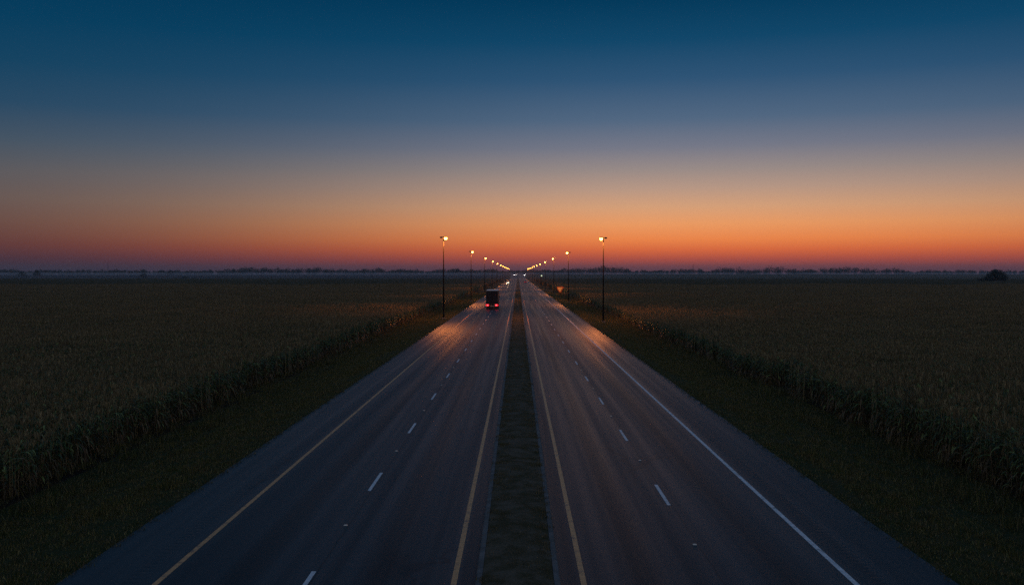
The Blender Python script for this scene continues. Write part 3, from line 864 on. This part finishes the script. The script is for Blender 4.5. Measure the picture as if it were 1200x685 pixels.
# ------------------------------------------------------------------ signs, masts, road studs
def triangle(mb, y, zt, w, m=0, thick=0.0, rnd_=0.12):
    """point-down triangle with rounded corners, top edge centre at zt"""
    hh = w * 0.866
    cs = [(-w / 2, zt), (w / 2, zt), (0, zt - hh)]
    pts = []
    for i, c in enumerate(cs):
        p, n = Vector(cs[i - 1]), Vector(cs[(i + 1) % 3]); c = Vector(c)
        a, b_ = c + (p - c).normalized() * rnd_ * w, c + (n - c).normalized() * rnd_ * w
        pts += [a, (a + b_ + 2 * c) / 4, b_]
    if thick: mb.loft([[(p.x, y, p.y) for p in reversed(pts)], [(p.x, y + thick, p.y) for p in reversed(pts)]], m)
    else: mb.poly([(p.x, y, p.y) for p in reversed(pts)], m)

sx, sy = 12.7, 289.0
t = empty('triangular_sign', (sx, sy, tz(sx, sy))); tag(t, 'orange point-down triangular sign on a post beside the right carriageway', 'road sign')
zt = 3.95 - tz(sx, sy)
b = MB(); b.box((0, 0.06, 1.9), (0.09, 0.06, 4.2)); b.build('post', M['steel'], t)
b = MB(); triangle(b, 0, zt, 2.45, 0, 0.03); b.build('panel', M['orange'], t)
b = MB(); triangle(b, -0.005, zt - 0.22, 1.66); b.build('face', M['sign_face'], t)

ly = 512.0; lx = at_x = (634.6 - 607) / 1121 * ly
t2 = empty('roadside_lamp', (lx, ly, tz(lx, ly))); tag(t2, 'small pale green lamp in a dark housing on a roadside post', 'lamp')
zc = 6.5 - tz(lx, ly)
b = MB(); b.tube([(0, 0.1, -0.2), (0, 0.1, zc)], [0.10, 0.07], 8); b.build('post', M['steel'], t2)
b = MB(); b.box((0, 0.05, zc - 0.15), (0.95, 0.35, 1.5), 0, 0.08); hs = b.build('housing', M['black'], t2)
b = MB(); b.tube([(0, -0.12, zc + 0.15), (0, -0.20, zc + 0.15), (0, -0.23, zc + 0.15)], [0.36, 0.34, 0.2], 18); b.build('lens', M['green_lamp'], hs, True)

def mast(px, y, h, label):
    x = at(px, y); t = empty('radio_mast', (x, y, tz(x, y))); tag(t, label, 'mast', 'thin radio masts on the horizon')
    b = MB(); s = 0.9
    legs = [(-s, -s), (s, -s), (0, s)]
    for lx, ly in legs: b.tube([(lx, ly, -0.3), (lx * 0.35, ly * 0.35, h)], [0.16, 0.10], 5)
    n = int(h / 2)
    for k in range(n):
        f0, f1 = 1 - 0.65 * k / n, 1 - 0.65 * (k + 1) / n
        for q in range(3):
            a, c = legs[q], legs[(q + 1) % 3]
            b.tube([(a[0] * f0, a[1] * f0, h * k / n), (c[0] * f1, c[1] * f1, h * (k + 1) / n)], 0.05, 4)
    b.build('lattice', M['dark_metal'], t)
    b = MB(); b.tube([(0, 0, h - 1), (0, 0, h + 3)], [0.08, 0.04], 6); b.build('antenna', M['dark_metal'], t)
mast(125, 2100, 26, 'thin lattice radio mast rising from the far left treeline')
mast(325, 2300, 23, 'faint thin radio mast over the wooded rise left of the lamps')
mast(812, 2100, 23, 'thin lattice radio mast on the right horizon beyond the corn')

# two trees that overtop the far wood by the second left lamp
tree('tree', at(531.4, 2690), 2690, 20.5, 9.5, 'left one of two taller trees on the horizon beside the second left lamp', 21, low=0.05, n=1200)
tree('tree', at(536.4, 2690), 2690, 20.0, 10.5, 'right one of two taller trees on the horizon beside the second left lamp', 22, low=0.05, n=1200)

def make_stud():
    b = MB()
    b.loft([[(-0.06, -0.05, 0.0), (0.06, -0.05, 0.0), (0.06, 0.05, 0.0), (-0.06, 0.05, 0.0)], [(-0.045, -0.02, 0.022), (0.045, -0.02, 0.022), (0.045, 0.02, 0.022), (-0.045, 0.02, 0.022)]])
    return b.build('road_stud', M['amber'])
stud = make_stud(); first = True
for side, dx, y0 in (('left', DASH_L, 42.9), ('right', DASH_R, 40.8)):
    for k in range(-1, 7):
        o = stud if first else stud.copy()
        if not first: COL.objects.link(o)
        first = False
        o.location = (dx + 0.0, y0 + 12.7 * k, 0.002)
        tag(o, 'small pale reflective stud between lane dashes on the %s carriageway' % side, 'road stud', 'road studs of the %s carriageway' % side)

# ------------------------------------------------------------------ haze
def volume(name, lo, hi, density, color, aniso):
    mb = MB(); c = [(a + b) / 2 for a, b in zip(lo, hi)]; s = [b - a for a, b in zip(lo, hi)]
    mb.box(c, s)
    t = NT(name + '_air'); v = t.n('VolumePrincipled')
    v.inputs['Color'].default_value = color + (1,); v.inputs['Density'].default_value = density; v.inputs['Anisotropy'].default_value = aniso
    t.link(v.outputs[0], t.out.inputs['Volume'])
    return mb.build(name, t.mat)
hz = volume('haze', (-4500, -300, -2.2), (4500, 4200, 40), 0.00009, (0.82, 0.88, 0.97), 0.2)
tag(hz, 'pale evening haze over the fields and the road', 'haze', kind='stuff')
mist = volume('mist_bank', (-3600, 1000, -0.2), (3600, 2640, 9.2), 0.0003, (0.80, 0.88, 0.98), 0.0)
tag(mist, 'thin pale ground mist lying before the far woodland', 'mist', kind='stuff')
